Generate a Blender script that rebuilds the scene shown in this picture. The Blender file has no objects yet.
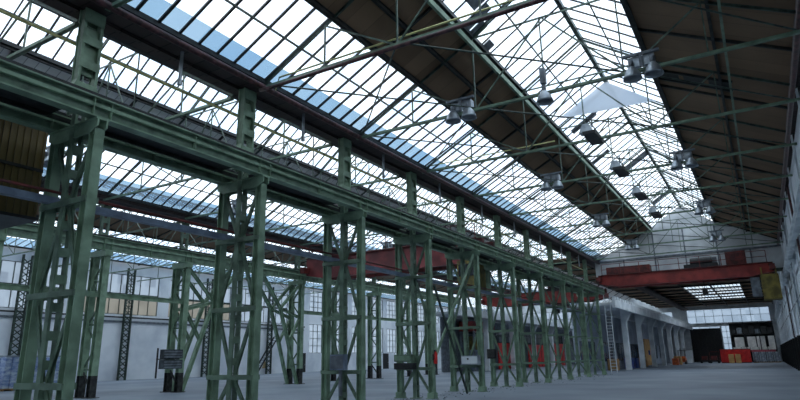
import bpy, bmesh, math, random
from mathutils import Vector, Matrix
random.seed(7)
S = bpy.context.scene
COL = S.collection
PI = math.pi

# ------------------------------------------------------------------ camera
def lin(c):
    c /= 255.0
    return c / 12.92 if c <= 0.04045 else ((c + 0.055) / 1.055) ** 2.4
def C(r, g, b): return (lin(r), lin(g), lin(b), 1.0)

cam = bpy.data.cameras.new('camera'); cam_o = bpy.data.objects.new('camera', cam); COL.objects.link(cam_o)
yaw, pit, rol = math.radians(-30.766), math.radians(14.976), math.radians(-1.004)
fw = Vector((math.sin(yaw) * math.cos(pit), math.cos(yaw) * math.cos(pit), math.sin(pit)))
rt = Vector((math.cos(yaw), -math.sin(yaw), 0)); up = rt.cross(fw)
r2 = rt * math.cos(rol) + up * math.sin(rol); u2 = -rt * math.sin(rol) + up * math.cos(rol)
M = Matrix(((r2.x, u2.x, -fw.x), (r2.y, u2.y, -fw.y), (r2.z, u2.z, -fw.z))).to_4x4()
M.translation = Vector((0, 0, 1.7))
cam_o.matrix_world = M
cam.sensor_width = 36; cam.lens = 36 * 592.3 / 800; cam.clip_end = 600
S.camera = cam_o
S.view_settings.view_transform = 'Standard'; S.view_settings.look = 'None'
S.view_settings.gamma = 1; S.view_settings.exposure = 0.0
S.view_settings.use_curve_mapping = False
S.cycles.transparent_max_bounces = 24; S.cycles.max_bounces = 8; S.cycles.diffuse_bounces = 5
S.cycles.use_denoising = True

# ------------------------------------------------------------------ world: bright broken cloud
W = bpy.data.worlds.new('sky'); S.world = W; W.use_nodes = True
nt = W.node_tree; N = nt.nodes; L = nt.links; N.clear()
tc = N.new('ShaderNodeTexCoord')
mp = N.new('ShaderNodeMapping'); mp.inputs['Scale'].default_value = (1.0, 1.0, 2.2); L.new(tc.outputs['Generated'], mp.inputs[0])
nz = N.new('ShaderNodeTexNoise'); nz.inputs['Scale'].default_value = 2.2; nz.inputs['Detail'].default_value = 5; L.new(mp.outputs[0], nz.inputs['Vector'])
cr = N.new('ShaderNodeValToRGB'); L.new(nz.outputs[0], cr.inputs[0])
cr.color_ramp.elements[0].position = 0.30; cr.color_ramp.elements[0].color = (0.66, 0.84, 1.04, 1)
cr.color_ramp.elements[1].position = 0.46; cr.color_ramp.elements[1].color = (1.0, 1.03, 1.06, 1)
bg = N.new('ShaderNodeBackground'); L.new(cr.outputs[0], bg.inputs[0]); bg.inputs[1].default_value = 2.3
ou = N.new('ShaderNodeOutputWorld'); L.new(bg.outputs[0], ou.inputs[0])

# ------------------------------------------------------------------ materials
def newmat(name):
    m = bpy.data.materials.new(name); m.use_nodes = True; m.node_tree.nodes.clear()
    return m, m.node_tree.nodes, m.node_tree.links
def mat(name, col, rough=0.6, col2=None, scale=3.0, metal=0.0, bump=0.0, detail=5, stretch=(1, 1, 1), lo=0.4, hi=0.62):
    m, n, l = newmat(name)
    b = n.new('ShaderNodeBsdfPrincipled'); o = n.new('ShaderNodeOutputMaterial'); l.new(b.outputs[0], o.inputs[0])
    b.inputs['Roughness'].default_value = rough; b.inputs['Metallic'].default_value = metal
    if col2 is None: col2 = tuple(x * 0.62 for x in col[:3]) + (1,)
    t = n.new('ShaderNodeTexCoord'); mpn = n.new('ShaderNodeMapping'); mpn.inputs['Scale'].default_value = stretch
    l.new(t.outputs['Object'], mpn.inputs[0])
    z = n.new('ShaderNodeTexNoise'); z.inputs['Scale'].default_value = scale; z.inputs['Detail'].default_value = detail
    l.new(mpn.outputs[0], z.inputs['Vector'])
    r = n.new('ShaderNodeValToRGB'); l.new(z.outputs[0], r.inputs[0])
    r.color_ramp.elements[0].position = lo; r.color_ramp.elements[0].color = col2
    r.color_ramp.elements[1].position = hi; r.color_ramp.elements[1].color = col
    l.new(r.outputs[0], b.inputs['Base Color'])
    if bump:
        bp = n.new('ShaderNodeBump'); bp.inputs['Strength'].default_value = bump; bp.inputs['Distance'].default_value = 0.02
        l.new(z.outputs[0], bp.inputs['Height']); l.new(bp.outputs[0], b.inputs['Normal'])
    return m
def striped(name, col, col2, axis='Y', pitch=0.2, rough=0.75, dark=0.35, joint=0.07):
    """boards or ribs along one axis: thin dark joint and per-board tone"""
    m, n, l = newmat(name)
    b = n.new('ShaderNodeBsdfPrincipled'); o = n.new('ShaderNodeOutputMaterial'); l.new(b.outputs[0], o.inputs[0])
    b.inputs['Roughness'].default_value = rough
    t = n.new('ShaderNodeTexCoord'); s = n.new('ShaderNodeSeparateXYZ'); l.new(t.outputs['Object'], s.inputs[0])
    d = n.new('ShaderNodeMath'); d.operation = 'DIVIDE'; l.new(s.outputs[axis], d.inputs[0]); d.inputs[1].default_value = pitch
    fl = n.new('ShaderNodeMath'); fl.operation = 'FLOOR'; l.new(d.outputs[0], fl.inputs[0])
    fr = n.new('ShaderNodeMath'); fr.operation = 'FRACT'; l.new(d.outputs[0], fr.inputs[0])
    wn = n.new('ShaderNodeTexWhiteNoise'); wn.noise_dimensions = '1D'; l.new(fl.outputs[0], wn.inputs['W'])
    z = n.new('ShaderNodeTexNoise'); z.inputs['Scale'].default_value = 0.6; z.inputs['Detail'].default_value = 6; l.new(t.outputs['Object'], z.inputs['Vector'])
    av = n.new('ShaderNodeMath'); av.operation = 'MULTIPLY_ADD'; l.new(wn.outputs[0], av.inputs[0]); av.inputs[1].default_value = 0.4; 
    zz = n.new('ShaderNodeMath'); zz.operation = 'MULTIPLY'; l.new(z.outputs[0], zz.inputs[0]); zz.inputs[1].default_value = 0.7
    l.new(zz.outputs[0], av.inputs[2])
    mx = n.new('ShaderNodeMix'); mx.data_type = 'RGBA'; mx.inputs[6].default_value = col2; mx.inputs[7].default_value = col; l.new(av.outputs[0], mx.inputs[0])
    lt = n.new('ShaderNodeMath'); lt.operation = 'LESS_THAN'; l.new(fr.outputs[0], lt.inputs[0]); lt.inputs[1].default_value = joint
    lm = n.new('ShaderNodeMath'); lm.operation = 'MULTIPLY'; l.new(lt.outputs[0], lm.inputs[0]); lm.inputs[1].default_value = 1 - dark
    m2 = n.new('ShaderNodeMix'); m2.data_type = 'RGBA'; l.new(lm.outputs[0], m2.inputs[0]); l.new(mx.outputs[2], m2.inputs[6]); m2.inputs[7].default_value = (0.004, 0.004, 0.004, 1)
    l.new(m2.outputs[2], b.inputs['Base Color'])
    return m
def glass(name, tint, tint2, trans=0.85, milky=(0.8, 0.85, 0.9, 1), pitch=0.678):
    """thin old glazing: mostly see-through, a little milky, pane-by-pane tone"""
    m, n, l = newmat(name)
    o = n.new('ShaderNodeOutputMaterial')
    t = n.new('ShaderNodeTexCoord'); sc = n.new('ShaderNodeVectorMath'); sc.operation = 'DIVIDE'; l.new(t.outputs['Object'], sc.inputs[0]); sc.inputs[1].default_value = (1.3, pitch, 1.1)
    fl = n.new('ShaderNodeVectorMath'); fl.operation = 'FLOOR'; l.new(sc.outputs[0], fl.inputs[0])
    wn = n.new('ShaderNodeTexWhiteNoise'); wn.noise_dimensions = '3D'; l.new(fl.outputs[0], wn.inputs['Vector'])
    pw = n.new('ShaderNodeMath'); pw.operation = 'POWER'; l.new(wn.outputs[0], pw.inputs[0]); pw.inputs[1].default_value = 2.0
    mx = n.new('ShaderNodeMix'); mx.data_type = 'RGBA'; l.new(pw.outputs[0], mx.inputs[0]); mx.inputs[6].default_value = tint; mx.inputs[7].default_value = tint2
    tr = n.new('ShaderNodeBsdfTransparent'); l.new(mx.outputs[2], tr.inputs[0])
    tl = n.new('ShaderNodeBsdfTranslucent'); tl.inputs[0].default_value = milky
    m1 = n.new('ShaderNodeMixShader'); m1.inputs[0].default_value = trans; l.new(tl.outputs[0], m1.inputs[1]); l.new(tr.outputs[0], m1.inputs[2])
    gl = n.new('ShaderNodeBsdfGlossy'); gl.inputs['Roughness'].default_value = 0.15
    m2 = n.new('ShaderNodeMixShader'); m2.inputs[0].default_value = 0.04; l.new(m1.outputs[0], m2.inputs[1]); l.new(gl.outputs[0], m2.inputs[2])
    l.new(m2.outputs[0], o.inputs[0])
    return m

GREEN = mat('green_paint', C(138, 164, 138), 0.5, C(96, 118, 96), 2.0, lo=0.3, hi=0.6)
GREEN2 = mat('green_paint_dull', C(116, 140, 118), 0.5, C(74, 92, 76), 2.5, lo=0.3, hi=0.62)
TRUSS = mat('truss_green_paint', C(104, 122, 108), 0.5, C(66, 80, 70), 2.5)
DKGREEN = mat('dark_green_steel', C(66, 84, 74), 0.5, C(34, 44, 40), 4.0)
BLACKP = mat('black_plinth_paint', C(58, 60, 58), 0.6, C(26, 27, 27), 5)
BAR = mat('black_glazing_bar', C(36, 42, 44), 0.5, C(18, 22, 24), 6)
PURLIN = mat('dark_purlin_steel', C(46, 48, 46), 0.6, C(24, 25, 24), 5)
RUST = mat('dark_red_pipe_paint', C(92, 58, 60), 0.4, C(52, 32, 34), 6)
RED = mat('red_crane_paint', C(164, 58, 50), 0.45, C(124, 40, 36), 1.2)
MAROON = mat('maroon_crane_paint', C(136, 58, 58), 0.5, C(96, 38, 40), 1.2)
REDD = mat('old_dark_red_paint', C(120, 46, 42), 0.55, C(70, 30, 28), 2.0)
SIGNAL = mat('signal_red_paint', C(222, 44, 36), 0.45, C(190, 30, 28), 1.5)
ORANGE = mat('orange_paint', C(220, 110, 50), 0.5, C(170, 74, 36), 3)
YELLOW = mat('yellow_pipe_paint', C(232, 228, 160), 0.45, C(206, 200, 136), 5)
OLIVE = mat('mustard_cab_paint', C(142, 126, 56), 0.5, C(96, 86, 40), 2)
CABRIB = striped('brown_ribbed_sheet', C(112, 94, 46), C(74, 62, 32), 'Y', 0.17, 0.5, 0.3)
BOARD = striped('brown_roof_boards', C(146, 118, 92), C(98, 78, 60), 'Y', 0.9, 0.85, 0.7, 0.03)
GREYBOARD = striped('grey_roof_boards', C(242, 240, 236), C(206, 202, 198), 'Y', 0.45, 0.85, 0.45)
SOFFIT = striped('dark_gutter_boards', C(84, 72, 70), C(50, 44, 45), 'Y', 0.6, 0.8, 0.4)
FLOOR = mat('worn_concrete', C(130, 140, 152), 0.62, C(106, 115, 127), 0.22, bump=0.08, detail=10, lo=0.36, hi=0.66)
PLASTER = mat('whitewashed_wall', C(232, 236, 240), 0.85, C(202, 208, 216), 0.35, detail=8, lo=0.35, hi=0.6)
GABLE = mat('grey_white_gable', C(206, 210, 212), 0.85, C(170, 174, 178), 0.5, detail=8)
PANEL = striped('pale_wall_panels', C(228, 234, 240), C(204, 212, 220), 'Y', 1.35, 0.7, 0.6, 0.03)
CONC = mat('pale_painted_concrete', C(234, 238, 240), 0.75, C(206, 212, 216), 0.8)
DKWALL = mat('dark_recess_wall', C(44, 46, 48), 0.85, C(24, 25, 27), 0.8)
ALU = mat('dull_aluminium', C(176, 184, 190), 0.38, C(140, 148, 156), 3, metal=0.6)
GREY = mat('grey_sheet_steel', C(120, 128, 136), 0.5, C(88, 94, 102), 3)
BLUEGREY = mat('blue_grey_duct', C(124, 138, 158), 0.45, C(96, 108, 126), 2)
SLATE = mat('slate_grey_cabinet', C(76, 84, 90), 0.5, C(50, 56, 62), 3)
DARK = mat('black_steel', C(36, 38, 40), 0.5, C(18, 19, 20), 4)
DKGLASS = mat('dark_pane', C(28, 32, 38), 0.12, C(18, 22, 28), 1)
BLUEPANE = mat('blue_grey_pane', C(86, 108, 134), 0.15, C(58, 76, 100), 0.6)
WOOD = mat('raw_timber', C(184, 148, 100), 0.8, C(146, 112, 74), 3)
CARD = mat('tan_cardboard', C(206, 162, 104), 0.8, C(182, 138, 86), 2)
WRAP = mat('pale_stretch_wrap', C(168, 176, 184), 0.3, C(126, 134, 144), 3)
WHITEBAG = mat('white_crate_sheet', C(236, 234, 228), 0.7, C(206, 204, 200), 1.2)
BLUEWRAP = mat('blue_white_wrap', C(222, 232, 246), 0.35, C(140, 164, 210), 2.2, stretch=(1, 1, 2.5))
BLUE = mat('blue_plastic', C(50, 84, 168), 0.45, C(36, 62, 130), 3)
PINK = mat('faded_red_sheet', C(176, 84, 92), 0.7, C(140, 60, 70), 2)
TANSIGN = mat('tan_sign', C(200, 176, 132), 0.6, C(180, 156, 116), 5)
GL = glass('old_roof_glass', (0.93, 0.97, 1.0, 1), (0.78, 0.88, 0.97, 1), 0.9)
GLB = glass('sky_reflection_tinted_glass', (0.34, 0.46, 0.56, 1), (0.42, 0.52, 0.60, 1), 0.9)  # blue tint stands in for the neighbouring roof's sky reflection behind the lowest panes
GLW = glass('wall_window_glass', (0.40, 0.45, 0.50, 1), (0.24, 0.28, 0.33, 1), 0.6, (0.5, 0.54, 0.58, 1))
GLX = glass('bright_wall_window_glass', (0.42, 0.47, 0.52, 1), (0.32, 0.37, 0.42, 1), 0.75, (0.6, 0.64, 0.68, 1))
GLT = glass('beige_wall_pane', (0.30, 0.30, 0.28, 1), (0.20, 0.20, 0.185, 1), 0.5, (0.46, 0.45, 0.42, 1))
SHEET = glass('milky_plastic_sheet', (0.5, 0.56, 0.64, 1), (0.5, 0.56, 0.64, 1), 0.35, (0.93, 0.96, 1.0, 1))

# ------------------------------------------------------------------ mesh builder
class MB:
    def __init__(s): s.v = []; s.f = []
    def add(s, vs, fs):
        b = len(s.v); s.v += [tuple(v) for v in vs]; s.f += [tuple(i + b for i in f) for f in fs]; return s
    def box(s, x0, x1, y0, y1, z0, z1):
        v = [(x, y, z) for z in (z0, z1) for y in (y0, y1) for x in (x0, x1)]
        return s.add(v, [(0, 2, 3, 1), (4, 5, 7, 6), (0, 1, 5, 4), (2, 6, 7, 3), (0, 4, 6, 2), (1, 3, 7, 5)])
    def bar(s, p, q, w, h=None, upv=(0, 0, 1)):
        h = h or w; p = Vector(p); q = Vector(q); d = (q - p).normalized(); u = Vector(upv)
        if abs(d.dot(u)) > 0.98: u = Vector((0, 1, 0)) if abs(d.y) < 0.9 else Vector((1, 0, 0))
        a = d.cross(u).normalized() * (w / 2); b = a.cross(d).normalized() * (h / 2)
        v = [e + i * a + j * b for e in (p, q) for i, j in ((-1, -1), (1, -1), (1, 1), (-1, 1))]
        return s.add(v, [(0, 1, 2, 3), (7, 6, 5, 4), (0, 4, 5, 1), (1, 5, 6, 2), (2, 6, 7, 3), (3, 7, 4, 0)])
    def hsec(s, p, q, w, h, t=0.025, upv=(0, 0, 1)):
        """H/I section: flanges of width w, height h along the up direction"""
        p = Vector(p); q = Vector(q); d = (q - p).normalized(); u = Vector(upv)
        if abs(d.dot(u)) > 0.98: u = Vector((1, 0, 0))
        a = d.cross(u).normalized(); b = a.cross(d).normalized()
        o = b * (h / 2 - t / 2)
        s.bar(p + o, q + o, w, t, b); s.bar(p - o, q - o, w, t, b); s.bar(p, q, t, h - 2 * t, b)
        return s
    def tube(s, pts, r, n=8, cap=True):
        rs = r if isinstance(r, (list, tuple)) else [r] * len(pts); pts = [Vector(p) for p in pts]; rings = []
        for i, p in enumerate(pts):
            d = (pts[min(i + 1, len(pts) - 1)] - pts[max(i - 1, 0)]).normalized()
            u = Vector((0, 0, 1)) if abs(d.z) < 0.9 else Vector((1, 0, 0))
            a = d.cross(u).normalized(); b = a.cross(d)
            rings.append([p + rs[i] * (a * math.cos(2 * PI * k / n) + b * math.sin(2 * PI * k / n)) for k in range(n)])
        vs = [v for g in rings for v in g]; fs = []
        for i in range(len(pts) - 1):
            for k in range(n): fs.append((i * n + k, i * n + (k + 1) % n, (i + 1) * n + (k + 1) % n, (i + 1) * n + k))
        if cap: fs += [tuple(range(n))[::-1], tuple((len(pts) - 1) * n + k for k in range(n))]
        return s.add(vs, fs)
    def lathe(s, c, prof, n=14):
        return s.tube([(c[0], c[1], c[2] + z) for r, z in prof], [r for r, z in prof], n, True) if False else s._lathe(c, prof, n)
    def _lathe(s, c, prof, n):
        vs = [(c[0] + r * math.cos(2 * PI * k / n), c[1] + r * math.sin(2 * PI * k / n), c[2] + z) for r, z in prof for k in range(n)]; fs = []
        for i in range(len(prof) - 1):
            for k in range(n): fs.append((i * n + k, i * n + (k + 1) % n, (i + 1) * n + (k + 1) % n, (i + 1) * n + k))
        return s.add(vs, fs)
    def prism(s, poly, axis, a, b):
        """poly of 2-D points extruded along axis x (yz), y (xz) or z (xy)"""
        def P(p, t): return {'x': (t, p[0], p[1]), 'y': (p[0], t, p[1]), 'z': (p[0], p[1], t)}[axis]
        n = len(poly); vs = [P(p, a) for p in poly] + [P(p, b) for p in poly]
        return s.add(vs, [tuple(range(n)), tuple(range(n, 2 * n))[::-1]] + [(i, (i + 1) % n, n + (i + 1) % n, n + i) for i in range(n)])
    def grid(s, axis, c0, c1, u0, u1, w0, w1, holes):
        """a wall slab (axis 'x': u=y; axis 'y': u=x) with rectangular openings cut out"""
        us = sorted({u0, u1} | {h[i] for h in holes for i in (0, 1)}); ws = sorted({w0, w1} | {h[i] for h in holes for i in (2, 3)})
        us = [u for u in us if u0 <= u <= u1]; ws = [w for w in ws if w0 <= w <= w1]
        for j in range(len(ws) - 1):
            run = None
            for i in range(len(us) - 1):
                mu, mw = (us[i] + us[i + 1]) / 2, (ws[j] + ws[j + 1]) / 2
                hole = any(h[0] < mu < h[1] and h[2] < mw < h[3] for h in holes)
                if not hole: run = run if run is not None else us[i]
                if run is not None and (hole or i == len(us) - 2):
                    e = us[i] if hole else us[i + 1]
                    if axis == 'x': s.box(c0, c1, run, e, ws[j], ws[j + 1])
                    else: s.box(run, e, c0, c1, ws[j], ws[j + 1])
                    run = None
        return s
    def mesh(s, name, m):
        me = bpy.data.meshes.new(name); me.from_pydata(s.v, [], s.f); me.materials.append(m)
        b = bmesh.new(); b.from_mesh(me); bmesh.ops.recalc_face_normals(b, faces=b.faces[:]); b.to_mesh(me); b.free()
        return me
    def obj(s, name, m, parent=None, loc=(0, 0, 0), smooth=False):
        o = bpy.data.objects.new(name, s.mesh(name, m)); COL.objects.link(o); o.location = loc
        if parent: o.parent = parent
        if smooth:
            for p in o.data.polygons: p.use_smooth = True
        return o

def tag(o, label, cat, group=None, kind=None):
    o['label'] = label; o['category'] = cat
    if group: o['group'] = group
    elif 'group' in o: del o['group']
    if kind: o['kind'] = kind
    return o
def thing(name, label, cat, loc=(0, 0, 0), rz=0, group=None):
    o = bpy.data.objects.new(name, None); COL.objects.link(o); o.location = loc; o.rotation_euler.z = rz
    o.empty_display_size = 0.3
    tag(o, label, cat, group, 'thing'); return o
def dup(root, loc, label, rz=None, group=None):
    r = root.copy(); COL.objects.link(r); r.location = loc; r['label'] = label
    if rz is not None: r.rotation_euler.z = rz
    if group: r['group'] = group
    for ch in root.children:
        c = ch.copy(); COL.objects.link(c); c.parent = r
        for g in ch.children:
            d = g.copy(); COL.objects.link(d); d.parent = c
    return r
def struct(o, label, cat): return tag(o, label, cat, None, 'structure')
ORD = ['first', 'second', 'third', 'fourth', 'fifth', 'sixth', 'seventh', 'eighth', 'ninth', 'tenth', 'eleventh', 'twelfth',
       'thirteenth', 'fourteenth', 'fifteenth', 'sixteenth', 'seventeenth', 'eighteenth', 'nineteenth', 'twentieth']

PITCH = 5.424
YA = [7.516 + i * PITCH for i in range(10)]                 # near column row and main bay trusses
XA = -13.5
YR, YE = -14.0, 138.0                                        # rear wall, end wall
XW, XR = -58.0, 2.38

# ------------------------------------------------------------------ floor and walls
struct(MB().box(XW - 0.3, XR + 1.2, YR - 0.3, YE + 0.3, -0.2, 0).obj('floor', FLOOR), 'wide worn grey concrete floor of the empty hall', 'floor')
WN = [0]
def window(axis, c, u0, u1, z0, z1, nu, nz, label, pane=GLW, fw_=0.07, frame=DKGREEN):
    """a framed wall window in plane x=c or y=c"""
    WN[0] += 1
    f = MB(); g = MB()
    for i in range(nu + 1):
        u = u0 + (u1 - u0) * i / nu; w = fw_ * (1.6 if i in (0, nu) else 1)
        f.box(c - .05, c + .05, u - w / 2, u + w / 2, z0, z1) if axis == 'x' else f.box(u - w / 2, u + w / 2, c - .05, c + .05, z0, z1)
    for j in range(nz + 1):
        z = z0 + (z1 - z0) * j / nz; w = fw_ * (1.6 if j in (0, nz) else 1)
        f.box(c - .045, c + .045, u0, u1, z - w / 2, z + w / 2) if axis == 'x' else f.box(u0, u1, c - .045, c + .045, z - w / 2, z + w / 2)
    g.box(c - .006, c + .006, u0, u1, z0, z1) if axis == 'x' else g.box(u0, u1, c - .006, c + .006, z0, z1)
    o = g.obj('window_%d' % WN[0], pane); f.obj('window_frame', frame, o)
    return struct(o, label, 'window')

# far side wall
holes = []; wins = []
k = 0
for i in range(7):                                          # clerestory over the plain wall
    y0 = -9.5 + i * 2 * 5.424; holes.append((y0 + .5, y0 + 9.9, 6.7, 10.95)); wins.append(('c', y0 + .5, y0 + 9.9, 6.7, 10.95))
y = 70.4; i = 0
while y < 134:
    for z0, z1 in ((2.7, 6.9), (8.6, 11.9)):
        holes.append((y, y + 4.1, z0, z1)); wins.append(('t', y, y + 4.1, z0, z1))
    y += 5.424
struct(MB().grid('x', XW - .3, XW, YR, YE, 0, 12.25, holes).obj('wall_left', PLASTER), 'long whitewashed far side wall with a high window band', 'wall')
nc = nt_ = 0
for kind, y0, y1, z0, z1 in wins:
    if kind == 'c':
        zm = (z0 + z1) / 2
        window('x', XW - .15, y0, y1, zm + .05, z1, 8, 1, 'upper whitish panes of the %s clerestory window in the far side wall' % ORD[nc])
        window('x', XW - .15, y0, y1, z0, zm - .05, 8, 1, 'lower beige panes of the %s clerestory window in the far side wall' % ORD[nc], GLT if nc % 3 != 0 else GLW); nc += 1
    else:
        lo = z0 < 5
        window('x', XW - .15, y0, y1, z0, z1, 4, 4, ('lower' if lo else 'upper') + ' tall steel window, %s along the white far wall past the clerestory' % ORD[nt_ // 2], GLX); nt_ += 1
struct(MB().box(XW, XW + .12, YR, 69, 5.85, 6.05).obj('trim_1', GREY), 'grey ledge running along the far wall under the clerestory', 'trim')
struct(MB().tube([(XW + .25, YR, 6.4), (XW + .25, 69, 6.4)], .08).obj('trim_2', DARK), 'dark pipe along the far wall just below the clerestory sill', 'pipe')

# end wall
eh = [(-13.3, 1.45, 7.55, 10.35), (-13.1, -7.5, 0, 6.35), (-7.35, -5.6, 2.3, 7.0), (-13.1, -7.5, 6.5, 6.95), (-29, -16, 7.5, 10.2), (-56, -32, 8.0, 11.5)]
struct(MB().grid('y', YE, YE + .3, XW, XR + 1, 0, 17, eh).obj('wall_end', CONC), 'distant end wall closing the hall behind the goods', 'wall')
window('y', YE + .15, -13.3, 1.45, 7.55, 10.35, 9, 2, 'wide two-row window band high in the distant end wall', GLX)
window('y', YE + .15, -7.35, -5.6, 2.3, 7.0, 2, 4, 'narrow tall window strip beside the black gate', GLX)
window('y', YE + .15, -13.1, -7.5, 6.5, 6.95, 3, 1, 'low strip of panes directly above the black gate', GLX)
window('y', YE + .15, -29, -16, 7.5, 10.2, 8, 2, 'window band added for light in the end wall of the middle bay')  # added to let daylight into the middle bay
window('y', YE + .15, -56, -32, 8.0, 11.5, 14, 2, 'window band added for light in the end wall of the far bay')  # likewise added, brings light into the far bay
dg = MB().box(-13.1, -7.5, YE + .05, YE + .2, 0, 6.35).obj('door_1', DARK); struct(dg, 'tall black sliding gate in the distant end wall', 'door')
MB().box(-13.15, -7.45, YE - .06, YE + .05, 6.3, 6.5).obj('door_rail', DARK, dg)
for x in (-11.7, -10.3, -8.9): MB().box(x - .03, x + .03, YE - .02, YE + .06, 0, 6.3).obj('door_rib', PURLIN, dg)
struct(MB().grid('y', YR - .3, YR, XW, XR + 1, 0, 17, []).obj('wall_rear', PLASTER), 'plain wall behind the viewer', 'wall')

# right wall
wr = MB().box(XR, XR + .25, YR, YE, 2.9, 11.2).obj('wall_right', PANEL); struct(wr, 'pale panelled side wall ending above a dark recess', 'wall')
MB().box(XR - .03, XR + .25, YR, YE, 2.75, 2.92).obj('bottom_rail', GREY, wr)
MB().box(XR - .045, XR + .02, YR, YE, 6.55, 6.7).obj('mid_rail', GREY, wr)
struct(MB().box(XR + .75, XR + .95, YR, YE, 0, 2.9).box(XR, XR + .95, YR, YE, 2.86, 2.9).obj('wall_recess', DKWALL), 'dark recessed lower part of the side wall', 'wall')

# cross wall hanging under the roof (gable)
ZG = 8.55; YG = 59.2
gp = [(-13.2, ZG), (XR, ZG), (XR, 10.85), (-2.6, 13.25), (-4.95, 15.0), (-7.7, 13.25), (-12.9, 10.45), (-13.2, 10.45)]
g = MB().prism(gp, 'y', YG, YG + .3).obj('wall_gable', GABLE); struct(g, 'white cross wall hanging from the roof above the red crane', 'wall')
MB().box(-13.1, XR, YG - .12, YG, 10.35, 10.5).obj('ledge', GREY, g)
MB().box(-13.1, XR, YG - .1, YG + .4, ZG - .25, ZG).obj('lintel', DKGREEN, g)
for x in (-10.5, -7.7, -5.1, -2.5, 0): MB().box(x - .06, x + .06, YG - .08, YG, ZG, 10.4 if abs(x + 5.1) > 4 else 12.9).obj('rib', GREY, g)

# ------------------------------------------------------------------ roofs
def lerp(a, b, t): return (a[0] + (b[0] - a[0]) * t, a[1] + (b[1] - a[1]) * t)
CN = [0]
def slab(name, a, b, y0, y1, th, m, parent=None, off=0.0):
    """thin sloping slab between section points a and b (x,z)"""
    d = Vector((b[0] - a[0], b[1] - a[1])).normalized(); n = Vector((-d.y, d.x)); n = n if n.y > 0 else -n
    p = [(a[0] + n.x * off, a[1] + n.y * off), (b[0] + n.x * off, b[1] + n.y * off)]
    poly = [p[0], p[1], (p[1][0] + n.x * th, p[1][1] + n.y * th), (p[0][0] + n.x * th, p[0][1] + n.y * th)]
    return MB().prism(poly, 'y', y0, y1).obj(name, m, parent)
def boards(a, b, label, m=BOARD, y0=YR, y1=YE, purl=(0.02, .36, .68, .98)):
    CN[0] += 1
    o = slab('ceiling' if CN[0] == 1 else 'ceiling.%03d' % (CN[0] - 1), a, b, y0, y1, .08, m); struct(o, label, 'roof')
    for t in purl:
        p = lerp(a, b, t); MB().hsec((p[0], y0, p[1] - .1), (p[0], y1, p[1] - .1), .1, .18, .02).obj('purlin', PURLIN, o)
    r = MB(); yy = YA[0] - 4 * PITCH
    i = 0
    while yy < y1:
        if yy > y0: r.bar((a[0], yy + PITCH / 2, a[1] - .05), (b[0], yy + PITCH / 2, b[1] - .05), .09, .1)
        yy += PITCH
    r.obj('rafter', PURLIN, o)
    return o
def glazing(a, b, label, blue=0.22, y0=YR, y1=YE, barw=.05, rails=(.5,), pitch=PITCH / 8, bardepth=.055):
    """sloping roof light from section point a (low) to b (high)"""
    WN[0] += 1
    m = lerp(a, b, blue) if blue else a
    o = slab('window_%d' % WN[0], m, b, y0, y1, .006, GL, off=.05); struct(o, label, 'roof window')
    if blue: slab('lower_pane', a, m, y0, y1, .006, GLB, o, off=.05)
    bars = MB(); yy = YA[0] - 4 * PITCH
    rng = random.Random(WN[0])
    while yy < y1:
        if yy > y0: 
            w = barw * rng.choice((.8, 1, 1, 1.25))
            bars.bar((a[0], yy, a[1]), (b[0], yy, b[1]), w, bardepth)
        yy += pitch
    bars.obj('glazing_bar', BAR, o)
    for t in rails:
        p = lerp(a, b, t); MB().bar((p[0], y0, p[1] - .07), (p[0], y1, p[1] - .07), .045, .06).obj('glazing_rail', DKGREEN, o)
    for t in (0, 1):
        p = lerp(a, b, t); MB().bar((p[0], y0, p[1] - .03), (p[0], y1, p[1] - .03), .12, .16).obj('sill_beam', BAR, o)
    return o
# main bay
eA, lA, rdg, lB, eB = (-12.95, 10.45), (-7.7, 13.25), (-4.95, 15.0), (-2.45, 13.25), (XR, 10.9)
glazing(lerp(eA, lA, .03), lerp(eA, lA, .55), 'long sloping roof light above the near column row', rails=(.55,), y1=YG + .3, barw=.07, bardepth=.06)
boards(lerp(eA, lA, .55), lA, 'brown boarded roof strip between the sloping light and the ridge lantern', purl=(.03, .5, .97), y1=YG + .3)
ml = glazing(lA, rdg, 'left slope of the glazed ridge lantern over the main bay', 0, y1=YG + .3, pitch=PITCH / 6.5, barw=.045, rails=(.45,))
mr = glazing(lB, rdg, 'right slope of the glazed ridge lantern over the main bay', 0, y1=YG + .3, pitch=PITCH / 6, barw=.045, rails=(.5,), )
boards(lB, eB, 'brown boarded roof slope between the lantern and the right side wall', purl=(.02, .5, .97), y1=YG + .3)
MB().bar((-4.95, YR, 14.93), (-4.95, YG, 14.93), .16, .2).obj('ridge_beam', DKGREEN, ml)
# low roof beyond the cross wall with a louvred roof light
ZL = 11.1
lo = MB()
for (x0, x1, y0, y1) in ((-18.5, XR + .25, YG + .3, 61), (-18.5, -12.2, 61, 76), (-.2, XR + .25, 61, 76), (-18.5, XR + .25, 76, 97), (-18.5, XR + .25, 124, YE), (-18.5, -9.3, 97, 124), (-1.9, XR + .25, 97, 124)): lo.box(x0, x1, y0, y1, ZL, ZL + .1)
lo = lo.obj('ceiling.020', BOARD); struct(lo, 'low brown roof beyond the hanging cross wall', 'roof')
for i in range(14):
    y = YA[0] + (10 + i) * PITCH
    MB().hsec((-18.4, y, ZL - .12), (XR, y, ZL - .12), .12, .24, .03).obj('roof_beam', PURLIN, lo)
for x in (-13.5, -9.3, -5.6, -1.9): MB().hsec((x, YG + .4, ZL - .1), (x, YE, ZL - .1), .12, .2, .02).obj('purlin', PURLIN, lo)
WN[0] += 1
w = MB().box(-12.2, -.2, 61, 76, ZL + .05, ZL + .06).obj('window_%d' % WN[0], GL); struct(w, 'unseen flat roof light added behind the hanging cross wall to brighten the gallery', 'roof window')  # unseen opening, added to brighten the gallery beyond the cross wall
m = MB()
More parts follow.
